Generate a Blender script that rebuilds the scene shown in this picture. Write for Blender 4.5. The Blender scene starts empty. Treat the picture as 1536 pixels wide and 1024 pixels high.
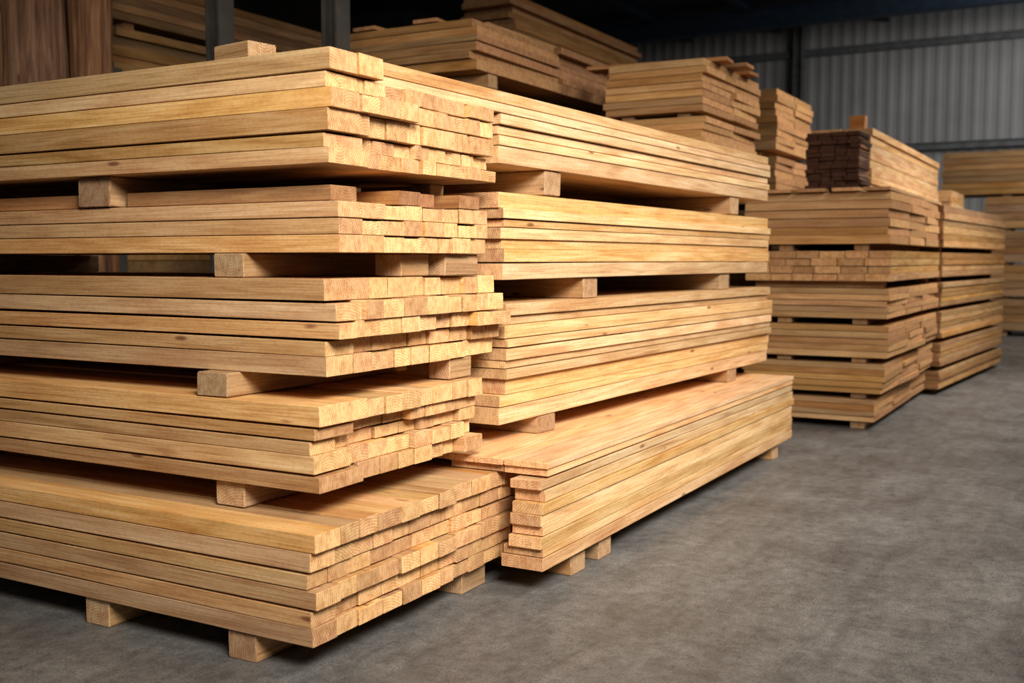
import bpy, math, random
from mathutils import Vector, Matrix
random.seed(7)
R = random.Random(11)
scene = bpy.context.scene
COL = scene.collection

# ------------------------------------------------------------------ materials
def new_mat(name):
    m = bpy.data.materials.new(name); m.use_nodes = True
    nt = m.node_tree; nt.nodes.clear()
    out = nt.nodes.new('ShaderNodeOutputMaterial')
    bs = nt.nodes.new('ShaderNodeBsdfPrincipled')
    nt.links.new(bs.outputs[0], out.inputs[0])
    return m, nt, bs

def ramp(nt, stops):
    r = nt.nodes.new('ShaderNodeValToRGB')
    e = r.color_ramp.elements
    while len(e) < len(stops): e.new(0.5)
    for i, (p, c) in enumerate(stops):
        e[i].position = p; e[i].color = (c[0], c[1], c[2], 1)
    return r

def math_n(nt, op, a, b=None):
    n = nt.nodes.new('ShaderNodeMath'); n.operation = op
    for i, v in enumerate((a, b)):
        if v is None: continue
        if isinstance(v, (int, float)): n.inputs[i].default_value = v
        else: nt.links.new(v, n.inputs[i])
    return n.outputs[0]

def rand_val(nt):
    oi = nt.nodes.new('ShaderNodeObjectInfo'); ge = nt.nodes.new('ShaderNodeNewGeometry')
    s = math_n(nt, 'ADD', oi.outputs['Random'], ge.outputs['Random Per Island'])
    return math_n(nt, 'FRACT', s)

def mixc(nt, fac, a, b, mode='MIX'):
    n = nt.nodes.new('ShaderNodeMix'); n.data_type = 'RGBA'; n.blend_type = mode
    if isinstance(fac, (int, float)): n.inputs[0].default_value = fac
    else: nt.links.new(fac, n.inputs[0])
    for idx, v in ((6, a), (7, b)):
        if isinstance(v, tuple): n.inputs[idx].default_value = (v[0], v[1], v[2], 1)
        else: nt.links.new(v, n.inputs[idx])
    return n.outputs[2]

def wood_side(name, dark, mid, light, vmin=0.72, vmax=1.12, knots=True, hue=(.490, .501), bump=.4, fine=(.66, .53, .39)):
    m, nt, bs = new_mat(name)
    tc = nt.nodes.new('ShaderNodeTexCoord'); rv = rand_val(nt)
    off = nt.nodes.new('ShaderNodeCombineXYZ')
    for i, k in enumerate((37.0, 91.0, 53.0)):
        nt.links.new(math_n(nt, 'MULTIPLY', rv, k), off.inputs[i])
    add = nt.nodes.new('ShaderNodeVectorMath'); add.operation = 'ADD'
    nt.links.new(tc.outputs['Object'], add.inputs[0]); nt.links.new(off.outputs[0], add.inputs[1])
    def mapped(s):
        mp = nt.nodes.new('ShaderNodeMapping'); mp.inputs['Scale'].default_value = s
        nt.links.new(add.outputs[0], mp.inputs[0]); return mp.outputs[0]
    n1 = nt.nodes.new('ShaderNodeTexNoise'); n1.inputs['Scale'].default_value = 1.0
    n1.inputs['Detail'].default_value = 6; n1.inputs['Distortion'].default_value = 1.2
    nt.links.new(mapped((1.4, 20, 20)), n1.inputs['Vector'])
    r1 = ramp(nt, [(0.24, dark), (0.47, mid), (0.76, light)])
    nt.links.new(n1.outputs[0], r1.inputs[0])
    n2 = nt.nodes.new('ShaderNodeTexNoise'); n2.inputs['Scale'].default_value = 1.0
    n2.inputs['Detail'].default_value = 4
    nt.links.new(mapped((4, 170, 170)), n2.inputs['Vector'])
    r2 = ramp(nt, [(0.32, fine), (0.54, (1, 1, 1))])
    nt.links.new(n2.outputs[0], r2.inputs[0])
    c = mixc(nt, 0.65, r1.outputs[0], r2.outputs[0], 'MULTIPLY')
    n5 = nt.nodes.new('ShaderNodeTexNoise'); n5.inputs['Scale'].default_value = 1.0
    n5.inputs['Detail'].default_value = 5
    nt.links.new(mapped((60, 110, 110)), n5.inputs['Vector'])
    r5_ = ramp(nt, [(0.34, (.80, .72, .60)), (0.55, (1, 1, 1))]); nt.links.new(n5.outputs[0], r5_.inputs[0])
    c = mixc(nt, 0.5, c, r5_.outputs[0], 'MULTIPLY')
    n3 = nt.nodes.new('ShaderNodeTexNoise'); n3.inputs['Scale'].default_value = 1.0
    n3.inputs['Detail'].default_value = 5
    nt.links.new(mapped((2.2, 6, 6)), n3.inputs['Vector'])
    r3 = ramp(nt, [(0.30, (0.78, 0.62, 0.44)), (0.50, (1, 1, 1))])
    nt.links.new(n3.outputs[0], r3.inputs[0])
    c = mixc(nt, 0.7, c, r3.outputs[0], 'MULTIPLY')
    if knots:
        vo = nt.nodes.new('ShaderNodeTexVoronoi'); vo.inputs['Scale'].default_value = 1.0
        nt.links.new(mapped((2.6, 9.5, 9.5)), vo.inputs['Vector'])
        rk = ramp(nt, [(0.05, (0.28, 0.14, 0.07)), (0.105, (1, 1, 1))])
        nt.links.new(vo.outputs['Distance'], rk.inputs[0])
        c = mixc(nt, 0.8, c, rk.outputs[0], 'MULTIPLY')
    hs = nt.nodes.new('ShaderNodeHueSaturation')
    mr = nt.nodes.new('ShaderNodeMapRange'); nt.links.new(rv, mr.inputs[0])
    mr.inputs[3].default_value = vmin; mr.inputs[4].default_value = vmax
    r7 = math_n(nt, 'FRACT', math_n(nt, 'MULTIPLY', rv, 7.31))
    mh = nt.nodes.new('ShaderNodeMapRange'); nt.links.new(r7, mh.inputs[0])
    mh.inputs[3].default_value = hue[0]; mh.inputs[4].default_value = hue[1]
    r5 = math_n(nt, 'FRACT', math_n(nt, 'MULTIPLY', rv, 17.7))
    ms = nt.nodes.new('ShaderNodeMapRange'); nt.links.new(r5, ms.inputs[0])
    ms.inputs[3].default_value = 0.86; ms.inputs[4].default_value = 1.04
    nt.links.new(mh.outputs[0], hs.inputs['Hue']); nt.links.new(ms.outputs[0], hs.inputs['Saturation'])
    nt.links.new(mr.outputs[0], hs.inputs['Value']); nt.links.new(c, hs.inputs['Color'])
    nt.links.new(hs.outputs[0], bs.inputs['Base Color'])
    bs.inputs['Roughness'].default_value = 0.72
    bs.inputs['Specular IOR Level'].default_value = 0.2
    bp = nt.nodes.new('ShaderNodeBump'); bp.inputs['Strength'].default_value = bump
    bp.inputs['Distance'].default_value = 0.004
    nt.links.new(n2.outputs[0], bp.inputs['Height']); nt.links.new(bp.outputs[0], bs.inputs['Normal'])
    return m

def wood_end(name, dark, light):
    m, nt, bs = new_mat(name)
    tc = nt.nodes.new('ShaderNodeTexCoord'); rv = rand_val(nt)
    off = nt.nodes.new('ShaderNodeCombineXYZ')
    a = math_n(nt, 'MULTIPLY', math_n(nt, 'SUBTRACT', math_n(nt, 'FRACT', math_n(nt, 'MULTIPLY', rv, 5.7)), 0.5), 0.35)
    b = math_n(nt, 'MULTIPLY', math_n(nt, 'SUBTRACT', math_n(nt, 'FRACT', math_n(nt, 'MULTIPLY', rv, 13.1)), 0.3), 0.30)
    nt.links.new(a, off.inputs[1]); nt.links.new(b, off.inputs[2])
    nt.links.new(math_n(nt, 'MULTIPLY', rv, 31.0), off.inputs[0])
    add = nt.nodes.new('ShaderNodeVectorMath'); add.operation = 'ADD'
    nt.links.new(tc.outputs['Object'], add.inputs[0]); nt.links.new(off.outputs[0], add.inputs[1])
    sep = nt.nodes.new('ShaderNodeSeparateXYZ'); nt.links.new(add.outputs[0], sep.inputs[0])
    cyz = nt.nodes.new('ShaderNodeCombineXYZ'); nt.links.new(sep.outputs[1], cyz.inputs[1]); nt.links.new(sep.outputs[2], cyz.inputs[2])
    def mapped(s, rot=0):
        mp = nt.nodes.new('ShaderNodeMapping'); mp.inputs['Scale'].default_value = s; mp.inputs['Rotation'].default_value = (rot, 0, 0)
        nt.links.new(add.outputs[0], mp.inputs[0]); return mp.outputs[0]
    w = nt.nodes.new('ShaderNodeTexWave'); w.wave_type = 'RINGS'; w.rings_direction = 'X'
    w.inputs['Scale'].default_value = 32; w.inputs['Distortion'].default_value = 0.8
    w.inputs['Detail'].default_value = 2; w.inputs['Detail Scale'].default_value = 1.5
    nt.links.new(cyz.outputs[0], w.inputs['Vector'])
    r1 = ramp(nt, [(0.1, dark), (0.7, light)]); nt.links.new(w.outputs[0], r1.inputs[0])
    n2 = nt.nodes.new('ShaderNodeTexNoise'); n2.inputs['Scale'].default_value = 1.0
    n2.inputs['Detail'].default_value = 5; nt.links.new(mapped((1, 230, 30), .25), n2.inputs['Vector'])
    r2 = ramp(nt, [(0.36, (0.70, 0.56, 0.41)), (0.56, (1, 1, 1))]); nt.links.new(n2.outputs[0], r2.inputs[0])
    n4 = nt.nodes.new('ShaderNodeTexNoise'); n4.inputs['Scale'].default_value = 22
    n4.inputs['Detail'].default_value = 8; n4.inputs['Roughness'].default_value = .7
    nt.links.new(add.outputs[0], n4.inputs['Vector'])
    r4 = ramp(nt, [(0.37, (0.66, 0.50, 0.35)), (0.56, (1, 1, 1))]); nt.links.new(n4.outputs[0], r4.inputs[0])
    n6 = nt.nodes.new('ShaderNodeTexNoise'); n6.inputs['Scale'].default_value = 1.0; n6.inputs['Distortion'].default_value = 1.5
    n6.inputs['Detail'].default_value = 3; nt.links.new(mapped((1, 18, 60), -.5), n6.inputs['Vector'])
    r6 = ramp(nt, [(0.489, (1, 1, 1)), (0.5, (.38, .23, .14)), (0.511, (1, 1, 1))]); nt.links.new(n6.outputs[0], r6.inputs[0])
    base = mixc(nt, 0.6, light, r1.outputs[0])
    c = mixc(nt, 0.65, base, r2.outputs[0], 'MULTIPLY')
    c = mixc(nt, 0.7, c, r4.outputs[0], 'MULTIPLY')
    c = mixc(nt, 0.6, c, r6.outputs[0], 'MULTIPLY')
    hs = nt.nodes.new('ShaderNodeHueSaturation'); hs.inputs['Saturation'].default_value = .93
    mr = nt.nodes.new('ShaderNodeMapRange')
    nt.links.new(math_n(nt, 'FRACT', math_n(nt, 'MULTIPLY', rv, 3.3)), mr.inputs[0])
    mr.inputs[3].default_value = 0.74; mr.inputs[4].default_value = 1.18
    mh = nt.nodes.new('ShaderNodeMapRange')
    nt.links.new(math_n(nt, 'FRACT', math_n(nt, 'MULTIPLY', rv, 9.9)), mh.inputs[0])
    mh.inputs[3].default_value = 0.488; mh.inputs[4].default_value = 0.500
    nt.links.new(mh.outputs[0], hs.inputs['Hue'])
    nt.links.new(mr.outputs[0], hs.inputs['Value']); nt.links.new(c, hs.inputs['Color'])
    nt.links.new(hs.outputs[0], bs.inputs['Base Color'])
    bs.inputs['Roughness'].default_value = 0.9; bs.inputs['Specular IOR Level'].default_value = 0.1
    bp = nt.nodes.new('ShaderNodeBump'); bp.inputs['Strength'].default_value = 0.6
    bp.inputs['Distance'].default_value = 0.003
    nt.links.new(mixc(nt, .5, n2.outputs[0], n4.outputs[0]), bp.inputs['Height']); nt.links.new(bp.outputs[0], bs.inputs['Normal'])
    return m

M_BEAM = (wood_side('beam_wood', (.47, .24, .075), (.68, .405, .152), (.81, .55, .265), .68, 1.13),
          wood_end('beam_end_grain', (.54, .295, .10), (.84, .54, .235)))
M_PLANK = (wood_side('plank_wood', (.55, .305, .108), (.76, .48, .20), (.89, .655, .36), .74, 1.14),
           wood_end('plank_end_grain', (.54, .30, .105), (.80, .515, .235)))
M_BOARD = (wood_side('board_wood', (.42, .21, .07), (.585, .335, .12), (.70, .45, .19), .66, 1.14, False),
           wood_end('board_end_grain', (.46, .245, .085), (.67, .40, .16)))
M_REAR_DIM = (wood_side('rear_wood_dim', (.27, .14, .05), (.39, .22, .082), (.50, .31, .13), .66, 1.1, False),  # browner board wood, with the dimness at the back put into its colour
          wood_end('rear_end_grain_dim', (.30, .16, .06), (.45, .26, .11)))
M_RACK_DIM = (wood_side('rack_wood_dim', (.17, .095, .038), (.29, .17, .068), (.38, .23, .1), .6, 1.15, False),  # darker still: shade over the rear rack stack is painted into the wood
          wood_end('rack_end_grain_dim', (.16, .09, .04), (.28, .17, .07)))
M_SKID = (wood_side('skid_wood', (.32, .185, .08), (.47, .295, .135), (.58, .395, .205), .8, 1.1),
          wood_end('skid_end_grain', (.36, .22, .1), (.56, .38, .2)))
M_DARK = (wood_side('dark_wood', (.025, .012, .008), (.06, .028, .017), (.26, .15, .08), .35, 1.6, False),
          wood_end('dark_end_grain', (.02, .01, .007), (.10, .048, .028)))
M_BROWN = (wood_side('brown_wood', (.26, .125, .04), (.40, .21, .075), (.52, .30, .115), .8, 1.1),
           wood_end('brown_end_grain', (.28, .14, .055), (.46, .25, .105)))
M_LOG = (wood_side('log_wood', (.035, .018, .009), (.17, .088, .04), (.34, .20, .095), .8, 1.1, True, bump=1.0),
         wood_end('log_end_grain', (.12, .06, .03), (.3, .16, .08)))

# ------------------------------------------------------------------ board builder
def board_geo(L, W, T, seg=5, ch=0.0016, bow=0.002, skew=.026, gap=0):
    """long axis local X, chamfered octagonal section, slight bow, sawn ends"""
    verts, faces, mats = [], [], []
    hw, ht = W / 2, T / 2
    c = min(ch, W * .2, T * .2)
    by = R.uniform(-bow, bow); bz = R.uniform(0, gap * .75) if gap else R.uniform(-.0003, .0003)
    px_ = R.uniform(-.4, .4)
    sk = [(R.uniform(-skew, skew), R.uniform(-skew, skew) * 1.5) for _ in range(2)]
    def ring(x, s, jit=0, e=None):
        u = x / (L / 2); oy = by * (1 - u * u); oz = bz * (1 - u * u) * (1 + px_ * u) / (1 + abs(px_) * .3)
        a, b = hw - s, ht - s
        pts = [(-a + c, -b), (a - c, -b), (a, -b + c), (a, b - c), (a - c, b), (-a + c, b), (-a, b - c), (-a, -b + c)]
        for (y, z) in pts:
            xx = x
            if e is not None: xx += sk[e][0] * y + sk[e][1] * z
            verts.append((xx + (R.uniform(-jit, jit) if jit else 0), y + oy, z + oz))
    xs = [-L / 2] + [-L / 2 + c + (L - 2 * c) * i / seg for i in range(seg + 1)] + [L / 2]
    n = len(xs)
    for i, x in enumerate(xs):
        e = 0 if i < 2 else (1 if i > n - 3 else None)
        ring(x, c * .8 if i in (0, n - 1) else 0, 0.0006 if i in (0, n - 1) else 0, e)
    for i in range(n - 1):
        for k in range(8):
            a = i * 8 + k; b = i * 8 + (k + 1) % 8
            faces.append((a, b, b + 8, a + 8)); mats.append(0 if 0 < i < n - 2 else 1)
    faces.append(tuple(range(7, -1, -1))); mats.append(1)
    faces.append(tuple((n - 1) * 8 + k for k in range(8))); mats.append(1)
    return verts, faces, mats

def finish_mesh(me):
    import bmesh
    bm = bmesh.new(); bm.from_mesh(me); bmesh.ops.recalc_face_normals(bm, faces=bm.faces); bm.to_mesh(me); bm.free()

def make_board(name, label, cat, group, cx, cy, cz, L, W, T, rotz, mats, **kw):
    v, f, mi = board_geo(L, W, T, **kw)
    me = bpy.data.meshes.new(name); me.from_pydata(v, [], f)
    me.materials.append(mats[0]); me.materials.append(mats[1])
    me.polygons.foreach_set('material_index', mi)
    finish_mesh(me)
    o = bpy.data.objects.new(name, me); o.location = (cx, cy, cz); o.rotation_euler = (0, 0, rotz)
    COL.objects.link(o)
    o['label'] = label; o['category'] = cat
    if group: o['group'] = group
    return o

STUFF = {'v': [], 'f': [], 'm': []}
def stuff_board(cx, cy, cz, L, W, T, rotz):
    v, f, mi = board_geo(L, W, T, seg=1)
    base = len(STUFF['v']); M = Matrix.Translation((cx, cy, cz)) @ Matrix.Rotation(rotz, 4, 'Z')
    STUFF['v'] += [tuple(M @ Vector(p)) for p in v]
    STUFF['f'] += [tuple(i + base for i in q) for q in f]; STUFF['m'] += mi

def rot_about(x, y, px, py, a):
    dx, dy = x - px, y - py
    return px + dx * math.cos(a) + dy * math.sin(a), py - dx * math.sin(a) + dy * math.cos(a)

def split(total, n, var, first=None):
    w = [1 + R.uniform(-var, var) for _ in range(n)]
    if first:
        rest = sum(w[1:]); k = (total - first) / rest
        return [first] + [q * k for q in w[1:]]
    k = total / sum(w); return [q * k for q in w]

GAPS = (.001, .002, .004, .0065, .009)
GAPS_T = (.001, .002, .004, .0065)
def pack_x(name, label, cat, group, xe, length, y0, y1, z0, hs, ncol, mats, first=None, jit=0.02, var=.22, layer_x=None, lj=0):
    """boards run along X, ends at xe facing +X; y0 is the near side"""
    z = z0
    for i, h in enumerate(hs):
        fw = first[i] if isinstance(first, (list, tuple)) else first
        ws = split(y1 - y0, ncol, var, fw)
        y = y0 + R.uniform(0, lj)
        lx = (layer_x[i] if layer_x else 0)
        grp = 0
        for j, w in enumerate(ws):
            if j % 3 == 1: grp = R.uniform(-jit, jit * .3)
            if y + w > y1: w = y1 - y
            if w < .03: break
            xend = xe + lx + grp - abs(R.gauss(0, jit * .3))
            g = R.choice(GAPS); T = h - g
            L = length + R.uniform(-.05, .05)
            make_board(name, label, cat, group, xend - L / 2, y + w / 2, z + T / 2, L, w - .004, T, 0, mats, gap=g)
            y += w
        z += h

def pack_y(name, label, cat, group, x0, x1, y0, y1, z0, hs, ncol, mats, yaw=0, piv=None, jit=0.03, xj=0.012, var=.15, stuff=False, near=None, outer=None, yl=0, seg=5):
    """boards run along Y; x1 faces the aisle"""
    piv = piv or (x1, y0)
    z = z0
    for i, h in enumerate(hs):
        ou = outer[i] if isinstance(outer, (list, tuple)) else outer
        ws = split(x1 - x0, ncol, var, ou)
        x = x1 + R.uniform(-xj, xj)
        l0 = R.uniform(0, yl); l1 = R.uniform(0, yl)
        for j, w in enumerate(ws):
            a = y0 + l0 + R.uniform(0, jit); b = y1 - l1 - R.uniform(0, jit * 1.5)
            if near and j > 0:
                nn = near[i] if isinstance(near, (list, tuple)) else near
                if not (isinstance(nn, tuple) and j <= nn[1]): a = (nn[0] if isinstance(nn, tuple) else nn) + R.uniform(0, jit)
            g = R.choice(GAPS_T) if h > .035 else .001
            T = h - g
            cx, cy = rot_about(x - w / 2, (a + b) / 2, piv[0], piv[1], yaw)
            if stuff: stuff_board(cx, cy, z + T / 2, b - a, w - .003, T, math.pi / 2 - yaw)
            else: make_board(name, label, cat, group, cx, cy, z + T / 2, b - a, w - .006, T, math.pi / 2 - yaw, mats, seg=seg, gap=g)
            x -= w
        z += h

def cross_pack(name, label, grp, x0, x1, y0, y1, z0, hs, ncol, mats, ej=.03, yj=.015):
    """boards lying across, a long edge towards the open end of the aisle"""
    z = z0
    for h in hs:
        ws = split(y1 - y0, ncol, .1); y = y0 + R.uniform(-yj, yj)
        for w in ws:
            xa = x0 + R.uniform(-ej, ej); xb = x1 + R.uniform(-ej, ej * .6); g = R.choice((.002, .003, .006)); T = h - g
            make_board(name, label, 'timber', grp, (xa + xb) / 2, y + w / 2, z + T / 2, xb - xa, w - .006, T, 0, mats, seg=3, gap=g)
            y += w
        z += h
    return z

def skid(cx, cy, z0, L, W, T, along='Y', label="short rough-sawn spacer block between timber packs", yaw=0, group="spacer skids between timber packs", mats=None, name='wooden_skid'):
    make_board(name, label, 'wooden skid', group, cx, cy, z0 + T / 2, L, W, T, (math.pi / 2 if along == 'Y' else 0) - yaw, mats or M_SKID, seg=2, ch=.004)

# ------------------------------------------------------------------ STACK 1 (ends to the aisle)
B = 'timber_batten'
pack_x(B, "pale pine batten in the bottom pack resting on floor skids", 'timber', "battens in the bottom pack", -2.125, 4.0, 2.525, 3.80, .10, [.06, .06, .06, .056, .062, .062], 11, M_BEAM,
       first=[.12, .13, .12, .10, .12, .13], jit=.014, layer_x=[0, -.012, .012, -.02, -.012, .01])
pack_x(B, "golden pine batten in the second pack up, uneven sawn end", 'timber', "battens in the second pack", -2.205, 3.9, 2.66, 3.66, .55, [.060, .06, .050, .046, .069], 8, M_BEAM,
       first=[.24, .2, .13, .2, .26], jit=.035, layer_x=[0, -.02, -.035, -.02, .01])
pack_x(B, "knotty pine batten in the middle pack, staggered ends", 'timber', "battens in the middle pack", -2.19, 3.9, 2.73, 3.83, .92, [.066, .058, .058, .066, .072], 9, M_BEAM,
       first=[.14, .15, .10, .14, .12], jit=.035, layer_x=[-.03, -.03, .02, .01, -.045])
pack_x(B, "thick pine batten in the fourth pack with pale sawn end", 'timber', "battens in the fourth pack", -2.195, 3.9, 2.76, 3.71, 1.325, [.060, .055, .056], 8, M_BEAM,
       first=[.15, .13, .14], jit=.014)
lab5t = "golden pine batten in the top pack with ragged ends"
pack_x(B, lab5t, 'timber', "battens in the top pack", -2.20, 4.0, 2.72, 3.77, 1.61, [.052, .052, .072, .064, .055], 9, M_BEAM,
       first=[.22, .2, .22, .15, .2], jit=.03, layer_x=[0, -.01, 0, .02, 0.0])
pack_x(B, lab5t, 'timber', "battens in the top pack", -2.19, 4.0, 2.72, 3.00, 1.905, [.077], 2, M_BEAM, first=.14, jit=.03)
z4 = 1.325 + .171
for (xa, xb, ya, w) in ((-3.22, -2.26, 2.80, .14), (-5.4, -3.46, 2.80, .14), (-3.25, -2.24, 3.16, .13), (-3.2, -2.28, 3.31, .13), (-3.2, -2.2, 3.50, .14)):
    make_board(B, "loose reddish-brown board lying between two packs", 'timber', "loose boards between packs", (xa + xb) / 2, ya + w / 2, z4 + .026, xb - xa, w, .05, 0, M_BROWN)
FL = "weathered square skid on the concrete under the stack"
for x in (-2.44, -3.13, -4.3, -5.4):
    skid(x, 3.15, 0.0, 1.22, .12, .098, label=FL)
skid(-2.24, 3.56, 0.0, .18, .12, .098, label=FL)
for x in (-2.62, -4.3, -5.4): skid(x, 3.17, .461, .97, .13, .087)
for x in (-2.68, -4.4, -5.4): skid(x, 3.2, .8365, 1.06, .14, .082)
skid(-2.3, 3.58, .8365, .16, .1, .082)
for x in (-2.67, -4.6, -5.5): skid(x, 3.25, 1.241, 1.0, .14, .082)
skid(-2.33, 3.30, 1.241, .18, .12, .082); skid(-2.28, 3.56, 1.241, .24, .1, .082)
for x in (-3.34, -5.55): skid(x, 3.24, z4 + .001, .98, .17, 1.608 - z4)
skid(-2.5, 3.72, z4 + .001, .1, .1, 1.608 - z4)
skid(-2.66, 2.84, 1.983, .19, .12, .055, along='X', yaw=.15, label="pale offcut block lying loose on top of the stack")

# ------------------------------------------------------------------ STACK 2 (long sides to the aisle)
lab2 = "long pale pine plank stacked flat, edge facing the aisle"
pack_y('timber_plank', lab2, 'timber', "planks in the bottom aisle pack", -3.1, -1.885, 3.575, 7.26, .10, [.055, .035, .05, .04, .045, .045, .05, .036], 5, M_PLANK, near=3.84,
       outer=[.19, .18, .15, .14, .14, .14, .14, .14], jit=.012, xj=.008, yl=.05)
pack_y('timber_plank', "wide thin pine plank lying flat across the pack", 'timber', "planks in the bottom aisle pack", -3.1, -1.885, 3.60, 7.26, .4635, [.031, .026], 5, M_PLANK, near=[(3.86, 1), (3.86, 2)], outer=.2, jit=.03, xj=.010, yl=.03)
ya = .043
P2 = (-2.24, 3.87)
pack_y('timber_plank', lab2, 'timber', "planks in the second aisle pack", -3.4, -2.24, 3.87, 7.40, .605, [.075, .05, .068, .045, .035, .055, .038, .056, .038, .052], 3, M_PLANK, yaw=ya, piv=P2, jit=.02, xj=.018, yl=.06)
pack_y('timber_plank', lab2, 'timber', "planks in the third aisle pack", -3.4, -2.24, 3.87, 7.34, 1.217, [.075, .055, .042, .05, .036, .042, .072], 3, M_PLANK, yaw=ya, piv=P2, jit=.02, xj=.014, yl=.04)
pack_y('timber_plank', lab2, 'timber', "planks in the top aisle pack", -3.4, -2.24, 3.87, 7.30, 1.70, [.075, .045, .04, .045], 3, M_PLANK, yaw=ya, piv=P2, jit=.02, xj=.010)
pack_y('timber_plank', "extra long pine plank bridging the two neighbouring stacks", 'timber', "planks in the top aisle pack", -3.4, -2.235, 3.06, 7.30, 1.9055, [.042, .048], 3, M_PLANK, yaw=ya, piv=P2, jit=.015, xj=.006, yl=.02)
for y in (3.97, 4.24, 6.93): skid(-2.48, y, 0, 1.12, .13, .098, along='X', label=FL)
def sk2(y, z, T):
    cx, cy = rot_about(-2.24 - .55, y, P2[0], P2[1], ya); skid(cx, cy, z, 1.06, .15, T, along='X', yaw=ya)
for y in (4.30, 6.68): sk2(y, .5215, .081)
for y in (4.72, 6.52): sk2(y, 1.118, .097)
for y in (4.35, 6.68): sk2(y, 1.590, .108)

# ------------------------------------------------------------------ STACK 3 / 4
lab3 = "amber pine board in a tall pallet stack along the aisle"
lev = [(.06, [.045, .04, .045, .045]), (.28, [.045, .05, .045, .045, .045]), (.555, [.05, .05, .05, .05, .05]), (.855, [.046] * 5), (1.14, [.058] * 4), (1.425, [.068, .06, .07, .065, .068, .066])]
tops = [z + sum(h) for z, h in lev]
G3 = "boards in the pallet stack along the aisle"
for k, (z, hs) in enumerate(lev):
    xo = -1.52 + (-.07, -.01, .03, .02, .03, .02)[k]
    if k == 4:
        pack_y('timber_board', lab3, 'timber', G3, -2.62, xo, 8.45, 10.93, z, hs, 6, M_BOARD, jit=.015, xj=.008)
    else:
        cross_pack('timber_board', lab3, G3, -2.62, xo, 8.45, 10.93, z, hs, 3, M_BOARD, ej=.014, yj=.010)
    pack_y('timber_board', lab3, 'timber', "boards in the farther pallet stack", -2.62, -1.46, 10.965, 14.35, z, hs, 2, M_BOARD, yaw=.075, piv=(-1.46, 10.965), jit=.015, xj=.010)
    zb = 0 if k == 0 else tops[k - 1]
    if k == 4:
        for y in (8.62, 10.7): skid(-2.06, y, zb + .0005, 1.0, .11, z - zb - .001, along='X')
    else:
        for x in (-1.72, -2.3): skid(x, 9.7, zb + .0005, 2.4, .11, z - zb - .001, along='Y')
    for y in (11.3, 14.0):
        cx, cy = rot_about(-2.06, y, -1.46, 10.965, .075); skid(cx, cy, zb + .0005, 1.0, .12, z - zb - .001, along='X', yaw=.075)
zt = tops[-1]
for (xa, w) in ((-1.60, .2), (-1.83, .2), (-2.08, .22), (-2.34, .22)):
    make_board('timber_board', "flat amber board laid across the pallet stack top", 'timber', "boards laid on the pallet stack", xa - w / 2 + .1, 9.72, zt + .014, 2.65, w, .026, math.pi / 2, M_BOARD)
zl = zt + .029
pack_y('pale_timber_board', "pale board in the neat pack on top of the pallets", 'timber', "boards in the pale top pack", -2.25, -1.76, 9.00, 12.7, zl, [.064] * 8, 2, M_PLANK, jit=.02, xj=.008)
pack_y('pale_timber_board', "pale board in the small pack on the farther pallets", 'timber', "boards in the small pale pack", -2.1, -1.66, 12.95, 14.1, zt + .001, [.065] * 4, 2, M_PLANK, jit=.02, xj=.008)
pack_y('dark_timber_board', "dark brown strip stacked beside pale boards", 'timber', "dark stained strips on the pallets", -2.16, -1.75, 8.50, 8.92, zl, [.031] * 14, 4, M_DARK, jit=.04, xj=.014, var=.3)
make_board('wooden_block', "reddish wooden block standing on the pale pack", 'wooden block', None, -1.93, 9.3, zl + 8 * .064 + .065, .12, .1, .13, 0, M_BROWN, seg=1)

# ------------------------------------------------------------------ STACK 5 far
lab5 = "long brown board in a stack by the back wall"
zz = .1
for (n, h) in ((4, .135), (4, .135), (4, .135), (4, .135), (7, .105)):
    top = n == 7
    for i in range(n):
        x0, x1 = (-2.75, 2.2) if top else (-2.05, 2.2)
        make_board('timber_board', lab5, 'timber', "boards stacked by the back wall", (x0 + x1) / 2, 20.7, zz + i * h + h / 2, x1 - x0 + R.uniform(-.1, .02), 1.1, h - .01, 0, M_REAR_DIM)
    g = .1 if zz < .15 else .04
    for x in (-1.7, 0, 1.8): skid(x, 20.7, zz - g + .0003, 1.0, .14, g - .0006)
    zz += n * h + .04

# ------------------------------------------------------------------ tall stacks behind
lab6 = "brown-gold board in a tall stack behind the aisle stack"
pack_y('stacked', '', '', '', -5.1, -3.85, 6.34, 8.9, .10, [.1] * 24, 2, M_BOARD, stuff=True)
for y in (6.6, 7.6, 8.7): skid(-4.47, y, 0, 1.2, .12, .099, along='X', label=FL)
for y in (6.6, 8.7): skid(-4.47, y, 2.501, 1.2, .12, .095, along='X')
cross_pack('timber_board', lab6, "boards in the tall stack behind", -5.1, -3.84, 6.34, 8.95, 2.598, [.075, .05, .065, .045, .06, .055], 2, M_REAR_DIM, ej=.055, yj=.035)
for (x, y, L, yw) in ((-4.35, 7.6, 2.5, .06), (-4.75, 7.5, 2.3, -.05), (-4.02, 7.75, 2.2, -.02)):
    make_board('timber_board', "loose thin board lying skewed on the tall stack", 'timber', "loose boards on the tall stack", x, y, 2.598 + .35 + .015, L, .2, .026, math.pi / 2 + yw, M_REAR_DIM)
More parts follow.
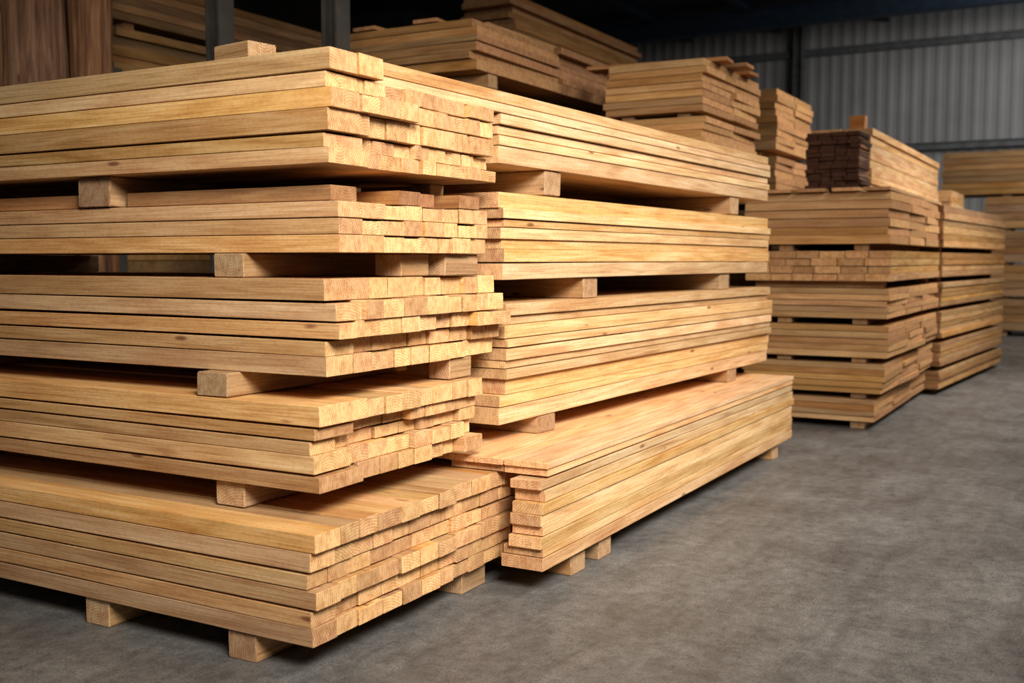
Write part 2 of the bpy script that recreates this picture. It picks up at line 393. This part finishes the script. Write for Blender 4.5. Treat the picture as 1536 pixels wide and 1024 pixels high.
# stack 7
pack_y('stacked', '', '', '', -3.5, -2.68, 7.6, 8.35, .10, [.1] * 17, 2, M_BOARD, stuff=True)
for y in (7.75, 8.25): skid(-3.08, y, 0, .8, .12, .099, along='X', label=FL)
zc = 1.80
for hs in ([.06] * 4, [.05] * 5, [.055] * 7):
    for x in (-2.85, -3.3): skid(x, 8.2, zc + .0005, 1.1, .1, .03, along='Y')
    zc += .032
    zc = cross_pack('timber_board', "golden board in a high pack behind the aisle planks", "boards in the high pack behind", -3.46, -2.67, 7.6, 8.95, zc, hs, 2, M_BOARD, ej=.025, yj=.012)
for (x, y, L, yw) in ((-3.13, 7.85, 1.1, .10), (-3.1, 8.2, 1.15, .03), (-3.15, 8.6, 1.1, -.05)):
    make_board('timber_board', "loose brown board lying across the high pack", 'timber', "loose boards on the high pack", x, y, zc + .016, L, .2, .028, yw, M_BROWN)
# stack 8
pack_y('stacked', '', '', '', -3.95, -3.02, 10.6, 11.95, .10, [.1] * 17, 2, M_BOARD, stuff=True)
for y in (10.8, 11.8): skid(-3.48, y, 0, .9, .12, .099, along='X', label=FL)
zc = 1.801
for hs in ([.066] * 7, [.066] * 9):
    for x in (-3.2, -3.7): skid(x, 11.25, zc + .0005, 1.2, .1, .06, along='Y')
    zc += .062
    zc = cross_pack('timber_board', "golden board in a narrow high stack", "boards in the narrow high stack", -3.95, -2.97, 10.55, 11.95, zc, hs, 2, M_BOARD, ej=.02, yj=.012)
# stack 9
pack_y('stacked', '', '', '', -8.2, -7.0, 5.9, 10.2, .10, [.1] * 22, 2, M_BOARD, stuff=True)
for y in (6.2, 8, 9.9): skid(-7.6, y, 0, 1.1, .12, .099, along='X', label=FL)
zc = 2.301
for n in range(3):
    for y in (6.2, 8, 9.9): skid(-7.6, y, zc + .0005, 1.1, .1, .068, along='X', mats=M_RACK_DIM)
    zc += .07
    hs = [.07, .06, .08, .07, .07]
    pack_y('timber_board', "brown board in the rear rack stack, shade put into its colour", 'timber', "boards in the rear rack stack", -8.2, -6.98, 5.9, 10.2, zc, hs, 1, M_RACK_DIM, jit=.08, xj=.04)
    zc += sum(hs)
# stack 10
pack_y('stacked', '', '', '', -6.05, -5.5, 9.6, 13.2, .10, [.1] * 34, 1, M_BOARD, stuff=True)
for y in (10, 11.4, 12.9): skid(-5.77, y, 0, .5, .12, .099, along='X', label=FL)
for y in (10, 11.4, 12.9): skid(-5.77, y, 3.501, .5, .12, .085, along='X')
pack_y('timber_board', "brown board on the tallest rear stack", 'timber', "boards on the tallest rear stack", -6.05, -5.46, 9.6, 13.2, 3.588, [.06] * 7, 1, M_REAR_DIM, jit=.1, xj=.05, yl=.1)

me = bpy.data.meshes.new('stacked_timber'); me.from_pydata(STUFF['v'], [], STUFF['f'])
me.materials.append(M_RACK_DIM[0]); me.materials.append(M_RACK_DIM[1]); me.polygons.foreach_set('material_index', STUFF['m'])
finish_mesh(me)
o = bpy.data.objects.new('stacked_timber', me); COL.objects.link(o)
o['label'] = "dim mass of stacked boards behind the nearer stacks"; o['category'] = 'timber'; o['kind'] = 'stuff'

# ------------------------------------------------------------------ upright logs and posts
def log(x, y, r, h, sx=1.0):
    verts, faces = [], []; n = 64; segs = 40
    ph = R.uniform(0, 6)
    for i in range(segs + 1):
        z = h * i / segs; rr = r * (1.0 - .05 * i / segs + .035 * math.sin(i * .55 + ph))
        for k in range(n):
            a = 2 * math.pi * k / n
            groove = -.06 * max(0, math.sin(5 * a + ph + .25 * math.sin(i * .3))) ** 10
            q = rr * (1 + .03 * math.sin(2 * a + ph + i * .05) + groove + .01 * math.sin(17 * a + ph + .3 * math.sin(i * .6)))
            verts.append((z, q * math.cos(a) * sx, q * math.sin(a)))
    for i in range(segs):
        for k in range(n):
            a = i * n + k; b = i * n + (k + 1) % n; faces.append((a, b, b + n, a + n))
    mi = [0] * len(faces)
    faces.append(tuple(range(n))); faces.append(tuple(segs * n + k for k in range(n))); mi += [1, 1]
    me = bpy.data.meshes.new('upright_log'); me.from_pydata(verts, [], faces)
    me.materials.append(M_LOG[0]); me.materials.append(M_LOG[1]); me.polygons.foreach_set('material_index', mi)
    finish_mesh(me)
    for p in me.polygons: p.use_smooth = p.material_index == 0
    o = bpy.data.objects.new('upright_log', me); o.rotation_euler = (0, -math.pi / 2, 0); o.location = (x, y, 0)
    COL.objects.link(o); o['label'] = "thick weathered brown log standing upright behind the stack"; o['category'] = 'log'; o['group'] = "upright logs"
log(-6.34, 4.33, .20, 4.2); log(-6.41, 4.80, .225, 4.3); log(-6.33, 5.22, .155, 4.2)

def simple_mat(name, col, rough=.6, metal=0, noise=.3, scale=5, bump=0.0):
    m, nt, bs = new_mat(name)
    tc = nt.nodes.new('ShaderNodeTexCoord')
    n = nt.nodes.new('ShaderNodeTexNoise'); n.inputs['Scale'].default_value = scale; n.inputs['Detail'].default_value = 7
    nt.links.new(tc.outputs['Object'], n.inputs['Vector'])
    r = ramp(nt, [(.3, tuple(c * (1 - noise) for c in col)), (.7, tuple(min(1, c * (1 + noise)) for c in col))])
    nt.links.new(n.outputs[0], r.inputs[0]); nt.links.new(r.outputs[0], bs.inputs['Base Color'])
    bs.inputs['Roughness'].default_value = rough; bs.inputs['Metallic'].default_value = metal
    if bump:
        b = nt.nodes.new('ShaderNodeBump'); b.inputs['Strength'].default_value = bump; b.inputs['Distance'].default_value = .01
        nt.links.new(n.outputs[0], b.inputs['Height']); nt.links.new(b.outputs[0], bs.inputs['Normal'])
    return m
M_STEEL = simple_mat('steel_grey', (.055, .052, .046), .6, .2)
M_STEELW = simple_mat('steel_wall_grey', (.15, .155, .16), .6, .1)
M_BLUE = simple_mat('steel_blue', (.02, .04, .07), .6, .1)
M_WALL = simple_mat('sheet_metal_wall', (.38, .38, .375), .6, .0, .16, .8)
M_WALLD = simple_mat('dark_wall', (.06, .055, .05), .8, 0, .3, 1)
M_ROOF = simple_mat('roof_sheet', (.03, .033, .038), .8, 0, .2, 1)

def ibeam(name, p0, p1, w, h, mat, label=None, cat=None, kind=None, group=None):
    p0, p1 = Vector(p0), Vector(p1); d = p1 - p0; L = d.length; t = .12 * w
    prof = [(-w/2, -h/2), (w/2, -h/2), (w/2, -h/2 + t), (t/2, -h/2 + t), (t/2, h/2 - t), (w/2, h/2 - t), (w/2, h/2), (-w/2, h/2), (-w/2, h/2 - t), (-t/2, h/2 - t), (-t/2, -h/2 + t), (-w/2, -h/2 + t)]
    v = [(0, a, b) for a, b in prof] + [(L, a, b) for a, b in prof]; n = 12
    f = [(k, (k + 1) % n, (k + 1) % n + n, k + n) for k in range(n)] + [tuple(range(n)), tuple(range(n, 2 * n))]
    me = bpy.data.meshes.new(name); me.from_pydata(v, [], f); me.materials.append(mat); finish_mesh(me)
    o = bpy.data.objects.new(name, me); o.location = p0; o.rotation_mode = 'QUATERNION'
    o.rotation_quaternion = d.to_track_quat('X', 'Z'); COL.objects.link(o)
    if kind: o['kind'] = kind
    if label: o['label'] = label; o['category'] = cat
    if group: o['group'] = group
    return o
for (x, y) in ((-5.62, 5.75), (-4.74, 5.95), (-6.72, 5.7)):
    ibeam('steel_column', (x, y, 0), (x, y, 6.3 if x > -6.5 else 2.75), .15, .13, M_STEEL, "dark grey steel rack column between timber stacks", 'steel column', group="rack columns")

# ------------------------------------------------------------------ room
def plane_obj(name, vs, mat):
    me = bpy.data.meshes.new(name); me.from_pydata(vs, [], [(0, 1, 2, 3)]); me.materials.append(mat)
    o = bpy.data.objects.new(name, me); COL.objects.link(o); o['kind'] = 'structure'; return o
XL, XR, YN, YF, ZC = -14, 6, -7, 26, 6.9
mf, nt, bs = new_mat('concrete_floor')
tc = nt.nodes.new('ShaderNodeTexCoord')
def nz(s, d, dist=0, rough=.5, sc=None):
    n = nt.nodes.new('ShaderNodeTexNoise'); n.inputs['Scale'].default_value = s; n.inputs['Detail'].default_value = d
    n.inputs['Roughness'].default_value = rough
    n.inputs['Distortion'].default_value = dist
    src = tc.outputs['Object']
    if sc:
        mp = nt.nodes.new('ShaderNodeMapping'); mp.inputs['Scale'].default_value = sc; mp.inputs['Rotation'].default_value = (0, 0, .35)
        nt.links.new(src, mp.inputs[0]); src = mp.outputs[0]
    nt.links.new(src, n.inputs['Vector']); return n
a = nz(1.5, 12, .2, .76); b = nz(16, 12, 0, .8); c = nz(120, 4); d = nz(1.0, 8, .5, .72, (9, 2.2, 1))
ra = ramp(nt, [(.34, (.094, .093, .093)), (.50, (.136, .134, .132)), (.66, (.180, .176, .172))]); nt.links.new(a.outputs[0], ra.inputs[0])
rb = ramp(nt, [(.32, (.45, .45, .45)), (.50, (1.0, 1.0, 1.0)), (.70, (1.5, 1.49, 1.47))]); nt.links.new(b.outputs[0], rb.inputs[0])
rc = ramp(nt, [(.36, (.55, .55, .55)), (.5, (1, 1, 1)), (.7, (1.35, 1.35, 1.35))]); nt.links.new(c.outputs[0], rc.inputs[0])
rd = ramp(nt, [(.38, (.66, .65, .64)), (.52, (1, 1, 1)), (.68, (1.28, 1.27, 1.26))]); nt.links.new(d.outputs[0], rd.inputs[0])
cc = mixc(nt, .85, ra.outputs[0], rb.outputs[0], 'MULTIPLY'); cc = mixc(nt, .7, cc, rc.outputs[0], 'MULTIPLY')
cc = mixc(nt, .6, cc, rd.outputs[0], 'MULTIPLY')
vo = nt.nodes.new('ShaderNodeTexVoronoi'); vo.inputs['Scale'].default_value = 9; nt.links.new(tc.outputs['Object'], vo.inputs['Vector'])
rv_ = ramp(nt, [(.02, (.4, .4, .4)), (.06, (1, 1, 1))]); nt.links.new(vo.outputs['Distance'], rv_.inputs[0])
cc = mixc(nt, .7, cc, rv_.outputs[0], 'MULTIPLY')
nt.links.new(cc, bs.inputs['Base Color'])
rr = ramp(nt, [(.3, (.32, .32, .32)), (.7, (.58, .58, .58))]); nt.links.new(a.outputs[0], rr.inputs[0]); nt.links.new(rr.outputs[0], bs.inputs['Roughness'])
bp = nt.nodes.new('ShaderNodeBump'); bp.inputs['Strength'].default_value = .5; bp.inputs['Distance'].default_value = .008
nt.links.new(mixc(nt, .5, b.outputs[0], c.outputs[0]), bp.inputs['Height']); nt.links.new(bp.outputs[0], bs.inputs['Normal'])
plane_obj('floor', [(XL, YN, 0), (XR, YN, 0), (XR, YF, 0), (XL, YF, 0)], mf)
plane_obj('ceiling', [(XL, YN, ZC), (XL, YF, ZC), (XR, YF, ZC), (XR, YN, ZC)], M_ROOF)
plane_obj('wall_left', [(XL, YN, 0), (XL, YF, 0), (XL, YF, ZC), (XL, YN, ZC)], M_WALLD)
plane_obj('wall_right', [(XR, YN, 0), (XR, YN, ZC), (XR, YF, ZC), (XR, YF, 0)], M_WALLD)
v, f = [], []; x = XL; p = .26
prof = [(0, 0), (.10, 0), (.145, -.018), (.215, -.018)]
while x < XR - .01:
    for dx, dy in prof: v += [(min(x + dx, XR), YF + dy - .01, 0), (min(x + dx, XR), YF + dy - .01, ZC)]
    x += p
for i in range(len(v) // 2 - 1): f.append((2 * i, 2 * i + 2, 2 * i + 3, 2 * i + 1))
me = bpy.data.meshes.new('wall_back'); me.from_pydata(v, [], f); me.materials.append(M_WALL)
o = bpy.data.objects.new('wall_back', me); COL.objects.link(o); o['kind'] = 'structure'
k = 1
for z in (3.85, 6.15):
    ibeam('trim_%d' % k, (XL, YF - .15, z), (XR, YF - .15, z), .12, .16, M_STEELW, kind='structure'); k += 1
ibeam('trim_%d' % k, (-6.75, YF - .2, 0), (-6.75, YF - .2, ZC), .28, .22, M_STEELW, kind='structure'); k += 1
for y in (12, 18, 23.5):
    ibeam('trim_%d' % k, (XL, y, 6.55), (XR, y, 6.55), .25, .45, M_BLUE, kind='structure'); k += 1
for x in (-9.5, -7.3, -4.8):
    ibeam('trim_%d' % k, (x, 10, 6.8), (x, YF, 6.8), .12, .16, M_BLUE, kind='structure'); k += 1

# ------------------------------------------------------------------ lights
def area(name, loc, tgt, size, power, col, spread=180):
    l = bpy.data.lights.new(name, 'AREA'); l.shape = 'RECTANGLE'; l.size = size[0]; l.size_y = size[1]; l.energy = power; l.color = col
    l.spread = math.radians(spread)
    o = bpy.data.objects.new(name, l); o.location = loc
    o.rotation_euler = (Vector(tgt) - Vector(loc)).to_track_quat('-Z', 'Y').to_euler(); COL.objects.link(o)
area('key_lamp', (1.2, .4, 3.8), (-2.2, 3.9, 1.05), (2.2, 1.7), 100, (1, .92, .80), 68)
area('aisle_lamp', (1.7, 5.0, 4.4), (-2.0, 5.8, .7), (2.0, 1.8), 78, (1, .93, .83), 95)
area('far_lamp', (1.2, 11, 5.4), (-1.4, 11.5, .3), (2.4, 2.4), 200, (1, .93, .84), 115)
area('end_fill', (1.2, 15.5, 5.4), (-.8, 20.2, 1.6), (2.0, 2.0), 115, (1, .94, .86), 110)  # added fill to brighten the stack by the back wall, no fixture there
area('wall_fill', (1.0, 21.5, 6.2), (-2.5, 26, 4.9), (3, 2), 56, (.97, .98, 1), 130)  # added unseen light that lifts the right part of the back wall
area('rack_fill', (-3.2, 2.6, 5.4), (-6.6, 6.0, 3.0), (.8, .6), 13, (1, .86, .70), 90)  # weak warm fill, added for the upright logs and rear racks
w = bpy.data.worlds.new('World'); scene.world = w; w.use_nodes = True
w.node_tree.nodes['Background'].inputs[0].default_value = (1, .98, .96, 1)
w.node_tree.nodes['Background'].inputs[1].default_value = .09

# ------------------------------------------------------------------ camera
cd = bpy.data.cameras.new('Camera'); cd.sensor_width = 36; cd.lens = 1611 / 1536 * 36
cam = bpy.data.objects.new('Camera', cd); COL.objects.link(cam)
cam.location = (0, 0, 1.3)
cam.rotation_euler = (math.radians(90 - 4.33), 0, math.radians(29.4))
cd.dof.use_dof = True; cd.dof.focus_distance = 4.1; cd.dof.aperture_fstop = 2.3
scene.camera = cam
scene.view_settings.view_transform = 'Standard'
